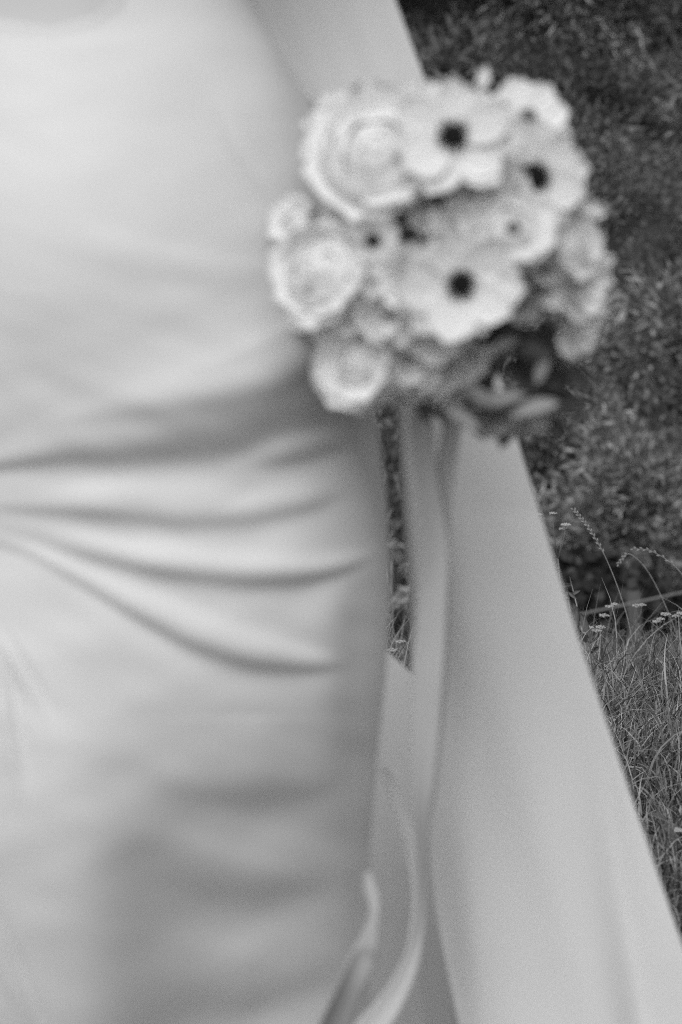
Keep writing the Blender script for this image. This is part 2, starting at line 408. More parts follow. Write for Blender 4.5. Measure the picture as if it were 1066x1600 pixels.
th = np.pi + th            # centre of density at q=0.5?
# angle measured so that ang = -pi/2 faces the camera
ang = -np.pi / 2 + (2 * np.pi * q - np.pi) - .55 * np.sin(2 * np.pi * q - np.pi) * 1.0
ZZ, AA = np.meshgrid(zs, ang, indexing='ij')
xc, ha, hb = prof(ZZ); YY0 = yoff(ZZ)
# hem opens out and ripples towards the ground
ripple = np.clip((.30 - ZZ) / .30, 0, 1) ** 1.5
ha = ha * (1 + .25 * ripple); 
X = xc + ha * np.cos(AA) * (1 + ripple * .05 * np.sin(AA * 9)); Y = YC + YY0 + hb * np.sin(AA) * (1 + ripple * .10 * np.sin(AA * 11))
Nx, Ny = np.cos(AA) / ha, np.sin(AA) / hb; l = np.hypot(Nx, Ny); Nx /= l; Ny /= l
U, Vv = proj(X, Y, ZZ)
front = np.clip((-Ny - .05) / .25, 0, 1)
D = fold(U, Vv) * front
# soft swell: seat, lower drape
D += front * .004 * np.sin(U / 120 + 1) * np.sin(Vv / 170)
X = X + Nx * D; Y = Y + Ny * D; Z = ZZ.copy()
# neckline at the back dips low: move the top rows down
top_z = np.full(na, 0.0)
uxt = np.interp(np.cos(ang), [-1, 1], [0, 1])
Uc = U[220]
ytop = np.interp(Uc, [-260, -100, 0, 130, 220, 290, 345, 400], [-160, 8, 32, 46, 28, -4, -90, -330])
ztop = np.array([P(0, p, 1.62).z for p in ytop]); ztop[np.sin(ang) > 0] = 1.30
for _ in range(6): ztop = (np.roll(ztop, 1) + ztop * 2 + np.roll(ztop, -1)) / 4
top = ztop[None, :]
zmid = .95
Zn = np.where(ZZ > zmid, zmid + (ZZ - zmid) * (top - zmid) / (zt - zmid), ZZ)
# re-evaluate the shape at the new heights
xc, ha, hb = prof(Zn); YY0 = yoff(Zn); ha = ha * (1 + .25 * ripple)
X = xc + ha * np.cos(AA) * (1 + ripple * .05 * np.sin(AA * 9)); Y = YC + YY0 + hb * np.sin(AA) * (1 + ripple * .10 * np.sin(AA * 11))
Nx, Ny = np.cos(AA) / ha, np.sin(AA) / hb; l = np.hypot(Nx, Ny); Nx /= l; Ny /= l
U, Vv = proj(X, Y, Zn)
front = np.clip((-Ny - .05) / .25, 0, 1)
D = fold(U, Vv) * front + front * .003 * np.sin(U / 120 + 1) * np.sin(Vv / 170)
roll = np.exp(-((top - Zn) / .006) ** 2) * .0015 * (ZZ > zmid)        # rolled cowl edge
D = D + roll + .003 * np.clip((Zn - 1.0) / .05, 0, 1)
X = X + Nx * D; Y = Y + Ny * D
V = np.stack([X, Y, Zn], -1).reshape(-1, 3) - np.array(B0)[None]
dress = obj('satin_dress', mesh('satin_dress', V, grid_faces(na, nz, True), M_satin), bride)
so = dress.modifiers.new('thickness', 'SOLIDIFY'); so.thickness = .0012; so.offset = -1

# --- body: capsules merged into one continuous skin
bm = MB()
def cap(a, b, ra, rb, n=14, flat=1):
    a, b = Vector(a), Vector(b); t = (b - a); L = t.length; t.normalize()
    path = []; rad = []
    for k in range(5):
        w = math.pi / 2 * (k / 4 if k else .08); path.append(a - t * ra * math.cos(w)); rad.append(ra * math.sin(w))
    for k in range(5):
        w = math.pi / 2 * (1 - k / 4) if k < 4 else .08; path.append(b + t * rb * math.cos(w)); rad.append(rb * math.sin(w))
    bm.add(*tube(path, rad, n))
def ell(c, r, n=18, m=12):
    V = []; F = []
    for j in range(m + 1):
        ph = math.pi * (j + .02) / (m + .04)
        for i in range(n):
            w = 2 * math.pi * i / n
            V.append((c[0] + r[0] * math.sin(ph) * math.cos(w), c[1] + r[1] * math.sin(ph) * math.sin(w), c[2] + r[2] * math.cos(ph)))
    for j in range(m):
        for i in range(n): F.append((j * n + i, (j + 1) * n + i, (j + 1) * n + (i + 1) % n, j * n + (i + 1) % n))
    F.append(tuple(range(n))); F.append(tuple(range(m * n, (m + 1) * n))[::-1]); bm.add(V, F)
# torso as stacked ellipses following the dress, 6 mm inside it
V, F = [], []; zl = np.linspace(.80, 1.36, 30); n = 32
for j, z in enumerate(zl):
    cx_, a_, b_ = [float(k) for k in prof(np.array(z))]
    if z > 1.12:
        k = (z - 1.12) / .24; a_ = a_ * (1 - k) + .155 * k if k < .75 else (.155 - .08 * (k - .75) / .25); b_ = .095 + .01 * math.sin(k * 3)
    e = .010 if z > 1.0 else .022
    if z > 1.03: e = .001
    for i in range(n):
        w = 2 * math.pi * i / n; V.append((cx_ + (a_ - e) * math.cos(w), YC + (b_ - e) * math.sin(w), z))
for j in range(len(zl) - 1):
    for i in range(n): F.append((j * n + i, j * n + (i + 1) % n, (j + 1) * n + (i + 1) % n, (j + 1) * n + i))
F.append(tuple(range(n))[::-1]); F.append(tuple(range((len(zl) - 1) * n, len(zl) * n))); bm.add(V, F)
cx0 = float(prof(np.array(1.1))[0])
for s in (-1, 1):
    cap((cx0 + s * .085, YC, .82), (cx0 + s * .075, YC + .05, .47), .085, .052); cap((cx0 + s * .075, YC + .05, .47), (cx0 + s * .07, YC + .06, .09), .05, .034)
    cap((cx0 + s * .07, YC + .06, .05), (cx0 + s * .085, YC + .20, .03), .035, .022)
    cap((cx0 + s * .10, YC, 1.34), (cx0 + s * .165, YC, 1.33), .055, .05)
cap((cx0, YC, 1.33), (cx0, YC + .02, 1.45), .056, .05)
ell((cx0, YC + .035, 1.555), (.072, .09, .115)); cap((cx0, YC + .115, 1.545), (cx0, YC + .135, 1.525), .010, .013)     # head and nose (she looks away)
for s in (-1, 1): ell((cx0 + s * .073, YC + .03, 1.55), (.012, .02, .032), 10, 8)
ell((cx0, YC + .118, 1.50), (.022, .008, .008), 10, 6)
# right arm of the picture: under the cape, hand behind the flowers
sh = Vector((cx0 + .17, YC, 1.33)); el = P(520, -70, 2.06); wr = P(606, 395, 1.87)
cap(sh, el, .042, .035); cap(el, wr, .034, .024)
HC = P(655, 440, 1.76)       # palm centre
cap(wr, HC + Vector((0, .03, .01)), .024, .028); cap(wr + Vector((.0, 0, 0)), HC + Vector((.02, .028, 0)), .022, .024)
hd0, hd1 = P(690, 420, 1.60), P(665, 470, 1.83)     # the bouquet handle, running away from the camera
hax = (hd1 - hd0).normalized(); hx = hax.cross(Vector((0, 0, 1))).normalized(); hz = hx.cross(hax)
hr = .019
for k in range(4):       # fingers close round the handle
    c = hd0 + hax * (.105 + k * .0195); r = hr + .008; pr = None
    for j in range(7):
        w = R(-100 + j * 38 - k * 3); p = c + (hx * math.cos(w) + hz * math.sin(w)) * r
        if pr is not None: cap(pr, p, .0088 - j * .0004, .0084 - j * .0004, 8)
        pr = p
    cap(HC + Vector((0, .012, -.002)), c + (hx * math.cos(R(-100)) + hz * math.sin(R(-100))) * r, .012, .0095, 8)
pr = HC
for j in range(4):
    w = R(-100 - j * 45); p = hd0 + hax * (.095 - j * .004) + (hx * math.cos(w) + hz * math.sin(w)) * (hr + .010)
    cap(pr, p, .011 - j * .0008, .010 - j * .0006, 8); pr = p
# other arm, relaxed
sh = Vector((cx0 - .17, YC, 1.33)); el = Vector((cx0 - .24, YC + .03, 1.06)); wr = Vector((cx0 - .25, YC + .12, .83))
cap(sh, el, .045, .038); cap(el, wr, .036, .024); cap(wr, wr + Vector((-.002, .02, -.07)), .024, .028)
for k in range(4):
    b0 = wr + Vector((-.004, .0 + k * .017, -.085)); cap(wr + Vector((0, .02, -.05)), b0, .018, .010, 8)
    L = (.032, .038, .036, .028)[k]; b1 = b0 + Vector((.004, .002, -L)); b2 = b1 + Vector((.012, .002, -L * .75)); cap(b0, b1, .0088, .008, 8); cap(b1, b2, .008, .0065, 8)
cap(wr + Vector((.004, .03, -.02)), wr + Vector((.018, .055, -.055)), .013, .010, 8); cap(wr + Vector((.018, .055, -.055)), wr + Vector((.022, .06, -.085)), .010, .008, 8)
me = mesh('body', [Vector(p) - B0 for p in bm.v], bm.f, M_skin)
body = obj('body', me, bride)
rm = body.modifiers.new('remesh', 'REMESH'); rm.mode = 'VOXEL'; rm.voxel_size = .0045; rm.use_smooth_shade = True
sm = body.modifiers.new('smooth', 'SMOOTH'); sm.factor = .5; sm.iterations = 4
# hair: a low bun
b = MB(); 
def ell_to(b, c, r, n=20, m=12):
    global bm
    keep = bm; bm = b; ell(c, r, n, m); bm = keep
ell_to(b, (cx0, YC + .018, 1.575), (.082, .092, .112)); ell_to(b, (cx0, YC - .085, 1.53), (.045, .035, .04))
hair = b.build('hair', M_hair, bride); hair.data.transform(inv)

# --- cape
def curve(pts): a = np.array(pts, float); return lambda v: np.interp(v, a[:, 0], a[:, 1])
rt = curve([(-700, 400), (-350, 500), (-110, 578), (0, 618), (115, 661), (400, 732), (660, 800), (820, 850), (1000, 905), (1240, 985), (1475, 1066), (1700, 1145), (2300, 1380)])
lf = curve([(-700, 150), (-350, 220), (0, 330), (150, 470), (260, 590), (400, 640), (560, 628), (650, 621), (780, 629), (900, 637), (1000, 642), (1080, 645), (1200, 655), (1290, 668), (1400, 676), (1500, 694), (1600, 716), (1800, 760), (2300, 820)])
dl = curve([(-700, 1.84), (-200, 1.84), (0, 1.84), (200, 1.85), (400, 1.90), (700, 1.94), (1100, 1.96), (1600, 1.96), (2300, 1.97)])
dr = curve([(-700, 1.84), (-200, 1.90), (0, 1.92), (400, 1.95), (800, 1.98), (1500, 1.98), (2300, 2.0)])
nu, nv = 150, 230
vv = np.linspace(-600, 1990, nv); uu = np.linspace(0, 1, nu)
UU, VV = np.meshgrid(uu, vv)
def sm1(f, v): return sum(f(v + k) for k in (-60, -30, 0, 30, 60)) / 5
Lp, Rp = sm1(lf, VV), rt(VV)
PX = Lp + (Rp - Lp) * UU
DD = sm1(dl, VV) * (1 - UU) + dr(VV) * UU
# folds along the fall of the cape: ridge position px(v), amplitude, widths left/right
def ridge(px, amp, wl, wr_): 
    t = PX - px; return -amp * np.where(t < 0, np.exp(-(t / wl) ** 2), np.exp(-(t / wr_) ** 2))
v_ = VV
xr = np.interp(v_, [0, 650, 900, 1050, 1300, 1600, 2000], [700, 712, 735, 742, 746, 760, 790])
aa = np.interp(v_, [500, 700, 1000, 1600], [.004, .012, .018, .022])
DD = DD + np.where(PX < xr, -aa * np.exp(-((PX - xr) / 52) ** 2), -aa * np.exp(-((PX - xr) / 260) ** 2))
xr2 = np.interp(v_, [900, 1230, 1600, 2000], [900, 945, 1000, 1060]); DD = DD + np.interp(v_, [950, 1230, 1600], [0, .006, .012]) * (np.exp(-((PX - xr2) / 26) ** 2))
DD = DD - np.interp(v_, [500, 650, 900, 1080], [.01, .014, .012, 0]) * np.exp(-((PX - Lp - 12) / 12) ** 2)
for a_, w_, k_ in ((.0012, 17, 0), (.0005, 8, 2)):      # gathered pleats near the shoulder
    DD = DD + a_ * np.sin((PX - .35 * v_) / w_ + k_) * np.clip((300 - v_) / 300, 0, 1)
DD = DD + .004 * np.sin(PX / 70 + v_ / 400) + .003 * np.sin((PX - .33 * v_) / 24 + .6 * np.sin(v_ / 260)) * np.interp(v_, [600, 1100, 1600], [.2, .6, 1]) + .0025 * np.sin((PX - .18 * v_) / 41 + 2) 
a = (PX - 533) / FPX; b_ = -(VV - 800) / FPX; dy = cp - b_ * sp; dz = sp + b_ * cp; k = DD / dy
XX, YY, ZZ2 = a * k, DD, CAM_H + dz * k
ZZ2 = np.maximum(ZZ2, gz(XX, YY) + .05)
V = np.stack([XX, YY, ZZ2], -1).reshape(-1, 3) - np.array(B0)[None]
cape = obj('cape', mesh('cape', V, grid_faces(nu, nv), M_cape), bride)
so = cape.modifiers.new('thickness', 'SOLIDIFY'); so.thickness = .001; so.offset = 1
# --- train behind the skirt
nu, nv = 60, 120
tl = curve([(1000, 560), (2000, 480)]); uu = np.linspace(0, 1, nu); vs = np.linspace(0, 1, nv)
UU, VS = np.meshgrid(uu, vs)
PXt = 520 + UU * 230
topy = 975 + (PXt - 560) * .93
VVt = topy + (2000 - topy) * VS
Dt = np.maximum(2.34 - (VVt - 1000) * .0003, 2.02) + .006 * np.sin((PXt - VVt * .12) / 28) - .010 * np.exp(-((PXt - 625 + (1300 - VVt) * .1) / 22) ** 2) * np.clip((VVt - 1200) / 150, 0, 1)
a = (PXt - 533) / FPX; b_ = -(VVt - 800) / FPX; dy = cp - b_ * sp; dz = sp + b_ * cp; k = Dt / dy
ZZ3 = np.maximum(CAM_H + dz * k, .03)
V = np.stack([a * k, Dt, ZZ3], -1).reshape(-1, 3) - np.array(B0)[None]
tr = obj('train', mesh('train', V, grid_faces(nu, nv), M_cape), bride)
so = tr.modifiers.new('thickness', 'SOLIDIFY'); so.thickness = .001; so.offset = 1

# --- strips of cloth along a path
def catmull(pts, n):
    pts = [Vector(p) for p in pts]; out = []
    ext = [pts[0] * 2 - pts[1]] + pts + [pts[-1] * 2 - pts[-2]]
    for i in range(len(pts) - 1):
        for k in range(n):
            t = k / n; p0, p1, p2, p3 = ext[i:i + 4]
            out.append(.5 * ((2 * p1) + (p2 - p0) * t + (2 * p0 - 5 * p1 + 4 * p2 - p3) * t * t + (3 * p1 - p0 - 3 * p2 + p3) * t ** 3))
    out.append(pts[-1]); return out
def strip(name, m, spec, parent, thick=.0012, cup=.15, nw=7):
    """spec rows: px, py, depth, half width px, turn about the path (degrees)"""
    c = catmull([P(r[0], r[1], r[2]) for r in spec], 10); w = catmull([Vector((r[3], r[4], 0)) for r in spec], 10)
    V = []
    for i, p in enumerate(c):
        t = (c[min(i + 1, len(c) - 1)] - c[max(i - 1, 0)]).normalized()
        side = t.cross(Vector((0, 1, 0))).normalized(); nrm = side.cross(t).normalized()
        hw = max(w[i].x * 1.15, .5) * p.y / FPX; an = R(w[i].y); s = side * math.cos(an) + nrm * math.sin(an); nn = s.cross(t)
        for k in range(nw):
            q_ = k / (nw - 1) * 2 - 1; V.append(p + s * hw * q_ / max(.3, abs(math.cos(an))) + nn * hw * cup * (1 - q_ * q_) - parent.location)
    o = obj(name, mesh(name, np.array([tuple(p) for p in V]), grid_faces(nw, len(c)), m), parent)
    md = o.modifiers.new('thickness', 'SOLIDIFY'); md.thickness = thick
    return o
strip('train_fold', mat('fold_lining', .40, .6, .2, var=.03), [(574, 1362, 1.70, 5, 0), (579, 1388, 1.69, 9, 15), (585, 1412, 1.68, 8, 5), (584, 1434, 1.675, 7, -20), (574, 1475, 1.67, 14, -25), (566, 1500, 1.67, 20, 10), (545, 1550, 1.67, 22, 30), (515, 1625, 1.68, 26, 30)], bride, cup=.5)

# ------------------------------------------------------------------ the bouquet
bq = empty('bouquet', tuple(hd0), 'round bridal bouquet of pale roses, ranunculus and dark-eyed anemones with trailing ribbons', 'bouquet')
Q0 = Vector(bq.location)
def petal_mesh(kind, m):
    nu_, nt_ = (11, 8) if kind == 'ruffle' else (7, 9); V = []
    for j in range(nt_):
        t = (j / (nt_ - 1)) ** .75
        for i in range(nu_):
            s = i / (nu_ - 1) * 2 - 1
            if kind == 'anemone':
                w = .42 * math.sin(math.pi * min(.5, .10 + t * .62)) ** .9 * (1 if t < .62 else math.sqrt(max(.02, 1 - ((t - .62) / .39) ** 2)))
                y = t - .07 * s * s * t; z = .20 * t * t - .06 * t + .15 * s * s * w + .03 * math.sin(s * 9 + 1) * t * t + .025 * math.sin(s * 7) * t
            elif kind == 'cup':
                w = .58 * math.sin(math.pi * min(1, .12 + t * .70)) ** .7 * (1 if t < .75 else math.sqrt(max(0.02, 1 - ((t - .75) / .27) ** 2)))
                y = .85 * math.sin(t * 1.35); z = .0 ; 
                # a bowl: rises up then leans back in; sides wrap round
                y = .62 * math.sin(t * 2.2) ; z = .95 * (1 - math.cos(t * 1.65)) * .9
                y -= .42 * s * s * w * 1.2; 
                if t > .85: y += .10 * (t - .85) / .15
            else:   # ruffled
                w = .46 * (t ** .7); y = t * (1 - .16 * s * s); z = .32 * t * t + .08 * math.sin(s * 7 + t * 3) * t * t + .03 * math.sin(s * 13) * t
            V.append((s * w, y, z))
    me = mesh('petal', np.array(V), grid_faces(nu_, nt_), m)
    return me
PM = {(k, m.name): petal_mesh(k, m) for k in ('anemone', 'cup', 'ruffle') for m in (M_petal, M_petal2, M_petal3)}
count = [0]
def flower_root(px, py, r, depth, face, spin=0):
    """empty-less part: the centre mesh is the part, petals are its children. face = direction it looks to"""
    c = P(px, py, depth); s = r * depth / FPX
    Rm = Vector(face).normalized().to_track_quat('Z', 'Y').to_matrix().to_4x4()
    return Matrix.Translation(c - Q0) @ Rm @ Matrix.Rotation(spin, 4, 'Z') @ Matrix.Scale(s, 4)
def dome(r, h, n=12, m=5, z0=0):
    V = []; F = []
    for j in range(m):
        ph = math.pi / 2 * (1 - j / m)
        for i in range(n): w = 2 * math.pi * i / n; V.append((r * math.sin(ph) * math.cos(w), r * math.sin(ph) * math.sin(w), z0 + h * math.cos(ph)))
    V.append((0, 0, z0 + h))
    for j in range(m - 1):
        for i in range(n): F.append((j * n + i, j * n + (i + 1) % n, (j + 1) * n + (i + 1) % n, (j + 1) * n + i))
    for i in range(n): F.append(((m - 1) * n + i, (m - 1) * n + (i + 1) % n, m * n))
    return V, F
def addpetal(parent, me, M):
    o = bpy.data.objects.new('petal', me); S.collection.objects.link(o); o.parent = parent; o.matrix_basis = M; count[0] += 1
def anemone(px, py, r, depth, face, m=M_petal, dark=True, cr=.21, n=8, spin=None):
    b = MB(); b.add(*dome(cr, cr * .7, z0=.04))
    for i in range(22):
        w = i / 22 * 6.283 + random.uniform(-.1, .1); rr = cr * random.uniform(1.15, 1.5)
        b.add(*tube([(cr * .6 * math.cos(w), cr * .6 * math.sin(w), .05), (rr * math.cos(w), rr * math.sin(w), .12 + random.uniform(0, .05))], [.008, .022], 5))
    c = b.build('anemone', M_core if dark else M_gcore, bq)
    c.matrix_basis = flower_root(px, py, r, depth, face, random.uniform(0, 6) if spin is None else spin)
    for ring in (0, 1):
        for k in range(n // 2 + (n % 2 if ring else 0)):
            w = 2 * math.pi * (k + .5 * ring + random.uniform(-.12, .12)) / (n / 2)
            sc_ = random.uniform(.9, 1.06) * (1 - .05 * ring)
            addpetal(c, PM[('anemone', m.name)], Matrix.Rotation(w, 4, 'Z') @ Matrix.Translation((0, .03, -.02 * ring)) @ Matrix.Rotation(R(random.uniform(-4, 16) - 8 * ring), 4, 'X') @ Matrix.Diagonal((sc_ * random.uniform(.86, 1.02), sc_ * random.uniform(.92, 1.05), 1, 1)))
    return c
def shell_mesh(alpha, m, half=52, flare=.10):
    """one rose petal: a patch of a ball from its base up to a rim at polar angle alpha"""
    nu_, nt_ = 9, 7; V = []
    for j in range(nt_):
        t = j / (nt_ - 1)
        for i in range(nu_):
            s = i / (nu_ - 1) * 2 - 1
            rim = alpha + 15 * abs(s) ** 2.5 - 3 * math.cos(s * 6 + alpha)
            ph = R(128 + (rim - 128) * t); w = R(half * s * (1 - .12 * (1 - t)))
            r = 1 + flare * max(0, t - .6) ** 1.5 * 4 * (1 - .6 * abs(s)) + .02 * math.sin(s * 9 + alpha) * t
            V.append((r * math.sin(ph) * math.sin(w), r * math.sin(ph) * math.cos(w), r * math.cos(ph)))
    return mesh('petal', np.array(V), grid_faces(nu_, nt_), m)
SHELLS = ((5, 1.0, 78, .06, 0), (5, .90, 62, .05, .04), (5, .79, 52, .04, .08), (5, .65, 44, .03, .13), (4, .49, 36, .03, .19), (3, .33, 28, .0, .26))
SM = {(k, m.name): shell_mesh(sh_[2], m, half=50 if sh_[0] > 3 else 68, flare=sh_[3]) for k, sh_ in enumerate(SHELLS) for m in (M_petal, M_petal2)}
def rose(px, py, r, depth, face, m=M_petal, rings=None, eye=None, openness=1.0):
    ns = 6 if r > 55 else 4
    b = MB(); b.add(*dome(.20, .2, z0=.25))
    c = b.build('rose', eye or m, bq)
    c.matrix_basis = flower_root(px, py, r, depth, face, random.uniform(0, 6))
    for k in range(7):      # open outer petals
        w = 2 * math.pi * (k + random.uniform(-.15, .15)) / 7; s2 = random.uniform(.98, 1.12)
        addpetal(c, PM[('anemone', m.name)], Matrix.Rotation(w, 4, 'Z') @ Matrix.Translation((0, 0, -.08)) @ Matrix.Rotation(R(random.uniform(4, 38)), 4, 'X') @ Matrix.Diagonal((s2 * 1.25, s2, 1, 1)))
    for ri, (n_, rr, al, fl, zo) in enumerate(SHELLS):
        rr = rr * .90; zo = zo + .06
        if ri == 5 and r < 60: continue
        for k in range(n_):
            w = 2 * math.pi * (k + .5 * (ri % 2) + random.uniform(-.08, .08)) / n_; s2 = rr * random.uniform(.96, 1.04)
            addpetal(c, SM[(ri, m.name)], Matrix.Translation((0, 0, zo)) @ Matrix.Rotation(w, 4, 'Z') @ Matrix.Rotation(R(random.uniform(-9, 7)), 4, 'X') @ Matrix.Rotation(R(random.uniform(-6, 6)), 4, 'Y') @ Matrix.Diagonal((s2 * random.uniform(.94, 1.06), s2, s2 * .34, 1)))
    return c
def ruffle(px, py, r, depth, face, m=M_petal2, n=9):
    b = MB(); b.add(*dome(.16, .2, z0=0)); c = b.build('carnation', M_leaf, bq)
    c.matrix_basis = flower_root(px, py, r, depth, face, random.uniform(0, 6))
    for k in range(n):
        w = k * 2.4; a_ = 2 + 44 * k / n
        addpetal(c, PM[('ruffle', m.name)], Matrix.Rotation(w, 4, 'Z') @ Matrix.Rotation(R(a_), 4, 'X') @ Matrix.Scale(random.uniform(.8, 1.05) * (1 - .25 * k / n), 4))
    return c
C = P(690, 385, 1.60); RB = .098
def front_depth(px, py):
    d = math.hypot(px - 690, py - 385) / 2400; return 1.60 - math.sqrt(max(RB * RB - d * d, .0002)) * .9
def outward(px, py, k=.9, up=.0):
    dx, dz = (px - 690) / 240, -(py - 385) / 240
    return Vector((dx * k, -1, dz * k + up))
rose(592, 247, 114, front_depth(600, 260) + .004, (-.15, -1, .4), M_petal, rings=((6, 1.18, 44), (6, 1.02, 30), (6, .84, 18), (5, .66, 8), (4, .48, 0)))
anemone(708, 212, 98, front_depth(708, 215) - .030, (-.05, -1, .15), n=11, cr=.19)
anemone(824, 184, 68, front_depth(822, 200) - .014, (.2, -1, .35), dark=False, cr=.14, n=11)
anemone(840, 276, 98, front_depth(850, 270) - .004, (-.5, -1, -.0), n=11, cr=.19)
rose(797, 362, 76, front_depth(797, 362) + .002, (.1, -1, .25), M_petal2, eye=M_gcore)
anemone(720, 442, 100, front_depth(720, 442) - .016, (.0, -1, -.12), n=10, cr=.18)
rose(463, 350, 46, front_depth(480, 350) + .03, (-.6, -.8, .4), M_petal, rings=((5, 1.0, 30), (4, .7, 8)))
rose(505, 428, 86, front_depth(520, 420) + .000, (-.4, -1, .25), M_petal, rings=((5, 1.05, 40), (5, .8, 22), (4, .58, 6)))
rose(562, 568, 82, front_depth(570, 560) - .006, (-.3, -1, .1), M_petal, rings=((5, 1.05, 38), (5, .8, 20), (4, .58, 6)))
anemone(583, 374, 52, front_depth(590, 380) + .002, (-.1, -1, -.25), m=M_petal2, cr=.2, n=7)
anemone(640, 497, 58, front_depth(640, 497) + .004, (-.15, -1, -.3), m=M_petal2, cr=.15, n=7)
ruffle(650, 425, 74, front_depth(655, 430) + .002, outward(655, 430), M_petal)
ruffle(712, 350, 50, front_depth(712, 350) + .014, outward(712, 340), M_petal2)
ruffle(770, 292, 62, front_depth(770, 292) + .012, outward(770, 292), M_petal2)
ruffle(745, 285, 50, front_depth(745, 285) + .008, outward(745, 300), M_petal2)
rose(888, 388, 60, front_depth(880, 385) + .000, (.5, -1, .2), M_petal2, rings=((5, 1.05, 38), (5, .75, 15)))
ruffle(898, 448, 62, front_depth(880, 440) + .000, (.8, -1, .0), M_petal2)
ruffle(895, 500, 58, front_depth(870, 480) + .006, (.8, -1, -.2), M_petal2)
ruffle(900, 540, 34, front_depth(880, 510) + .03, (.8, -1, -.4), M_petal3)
ruffle(672, 350, 38, front_depth(668, 350) + .022, (0, -1, .1), M_petal2)
ruffle(742, 395, 46, front_depth(742, 395) + .012, (0, -1, .2), M_petal2)
ruffle(620, 425, 50, front_depth(620, 425) + .006, (-.2, -1, .2), M_petal)
ruffle(560, 395, 44, front_depth(570, 400) + .012, (-.3, -1, .2), M_petal)
ruffle(850, 420, 46, front_depth(850, 420) + .008, (.4, -1, .1), M_petal2)
ruffle(560, 480, 50, front_depth(570, 480) + .010, (-.3, -1, 0), M_petal)
ruffle(650, 595, 44, front_depth(650, 590) + .016, (-.1, -1, -.3), M_petal2)
ruffle(690, 520, 50, front_depth(690, 520) + .006, (0, -1, -.1), M_petal)
ruffle(860, 455, 34, front_depth(850, 455) + .004, (.4, -1, -.2), M_petal2)
ruffle(640, 555, 60, front_depth(640, 560) + .006, (-.1, -1, -.4), M_petal2)
ruffle(695, 570, 52, front_depth(695, 570) + .012, (.0, -1, -.5), M_petal2)
ruffle(606, 490, 62, front_depth(600, 500) + .000, (-.2, -1, -.2), M_petal)
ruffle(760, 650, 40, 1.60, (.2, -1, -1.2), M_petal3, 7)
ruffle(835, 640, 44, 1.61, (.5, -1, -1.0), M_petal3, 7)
ruffle(535, 190, 56, front_depth(550, 210) + .02, (-.6, -.8, .7), M_petal)
ruffle(500, 235, 36, front_depth(530, 240) + .035, (-.9, -.8, .3), M_petal)
for px, py, r_, k, m_ in ((530, 350, 40, .012, M_petal), (482, 490, 44, .012, M_petal), (522, 505, 48, .006, M_petal), (745, 345, 44, .006, M_petal2),
                      (690, 480, 44, .004, M_petal), (775, 440, 44, .006, M_petal2), (600, 445, 46, .006, M_petal), (700, 600, 42, .014, M_petal2), (735, 555, 44, .014, M_petal2),
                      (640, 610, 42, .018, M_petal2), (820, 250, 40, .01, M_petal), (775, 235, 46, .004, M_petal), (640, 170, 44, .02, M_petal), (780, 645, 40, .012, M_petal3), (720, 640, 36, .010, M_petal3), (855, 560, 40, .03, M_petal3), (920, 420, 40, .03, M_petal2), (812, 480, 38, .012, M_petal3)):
    ruffle(px, py, r_, front_depth(px, py) + k, outward(px, py, .7, .15), m_)
# loose small petals and leaves
def leaf_mesh(name, m, w=.24):
    V = []; nt_ = 7
    for j in range(nt_):
        t = j / (nt_ - 1)
        for s in (-1, -.5, 0, .5, 1): V.append((s * w * math.sin(math.pi * min(1, .03 + t * .95)) ** .8, t, .12 * s * s + .22 * t - .30 * t * t + .012 * math.sin(t * 20) * s))
    return mesh(name, np.array(V), grid_faces(5, nt_), m)
LM, LM2, LW = leaf_mesh('leaf', M_leaf), leaf_mesh('grey_leaf', M_leaf2, .2), leaf_mesh('loose_petal', M_petal2, .3)
def leafp(me, px, py, d, L, dirv, nrm=(0, -1, .2), name='leaf'):
    y_ = Vector(dirv).normalized(); z_ = Vector(nrm).normalized(); x_ = y_.cross(z_).normalized(); z_ = x_.cross(y_)
    s = L * d / FPX
    M = Matrix.Translation(P(px, py, d) - Q0) @ Matrix((x_, y_, z_)).transposed().to_4x4() @ Matrix.Scale(s, 4)
    o = obj(name, me, bq, M); return o
for px, py, L, a_ in ((905, 322, 45, -15), (935, 415, 30, 30), (750, 140, 38, 75), (500, 200, 34, 160), (925, 480, 34, -20)):
    leafp(LW, px, py, front_depth(min(px, 880), py) + .03, L, (math.cos(R(a_)), -.1, math.sin(R(a_))), name='loose_petal')
random.seed(3)
for i in range(46):
    px = random.uniform(640, 880); py = random.uniform(500, 640)
    if px + py < 1200: py += 60
    a_ = random.uniform(-150, 20)
    leafp(LM, px, min(py, 640), front_depth(px, py) + random.uniform(.022, .05), random.uniform(50, 85), (math.cos(R(a_)), random.uniform(-.5, .1), math.sin(R(a_))), (random.uniform(-.4, .4), -1, random.uniform(-.2, .8)))
for i in range(50):    # collar of leaves behind the flowers
    w = random.uniform(0, 6.283); rr = random.uniform(60, 185)
    px, py = 690 + rr * math.cos(w), 385 - rr * math.sin(w)
    leafp(LM, px, py, front_depth(px, py) + random.uniform(.035, .05), random.uniform(40, 60), (math.cos(w) + random.uniform(-.7, .7), -.3, math.sin(w) + random.uniform(-.7, .7)))
for px, py, L, a_ in ((700, 600, 80, -25), (740, 640, 85, 15), (800, 655, 80, 20), (690, 640, 70, -30), (760, 560, 60, 30), (840, 600, 50, 70), (780, 510, 50, 160)):
    leafp(LM2, px, py, 1.565 if py > 580 else 1.555, L, (math.cos(R(a_)), -.1, math.sin(R(a_))), (0, -1, 1.0), name='grey_leaf')
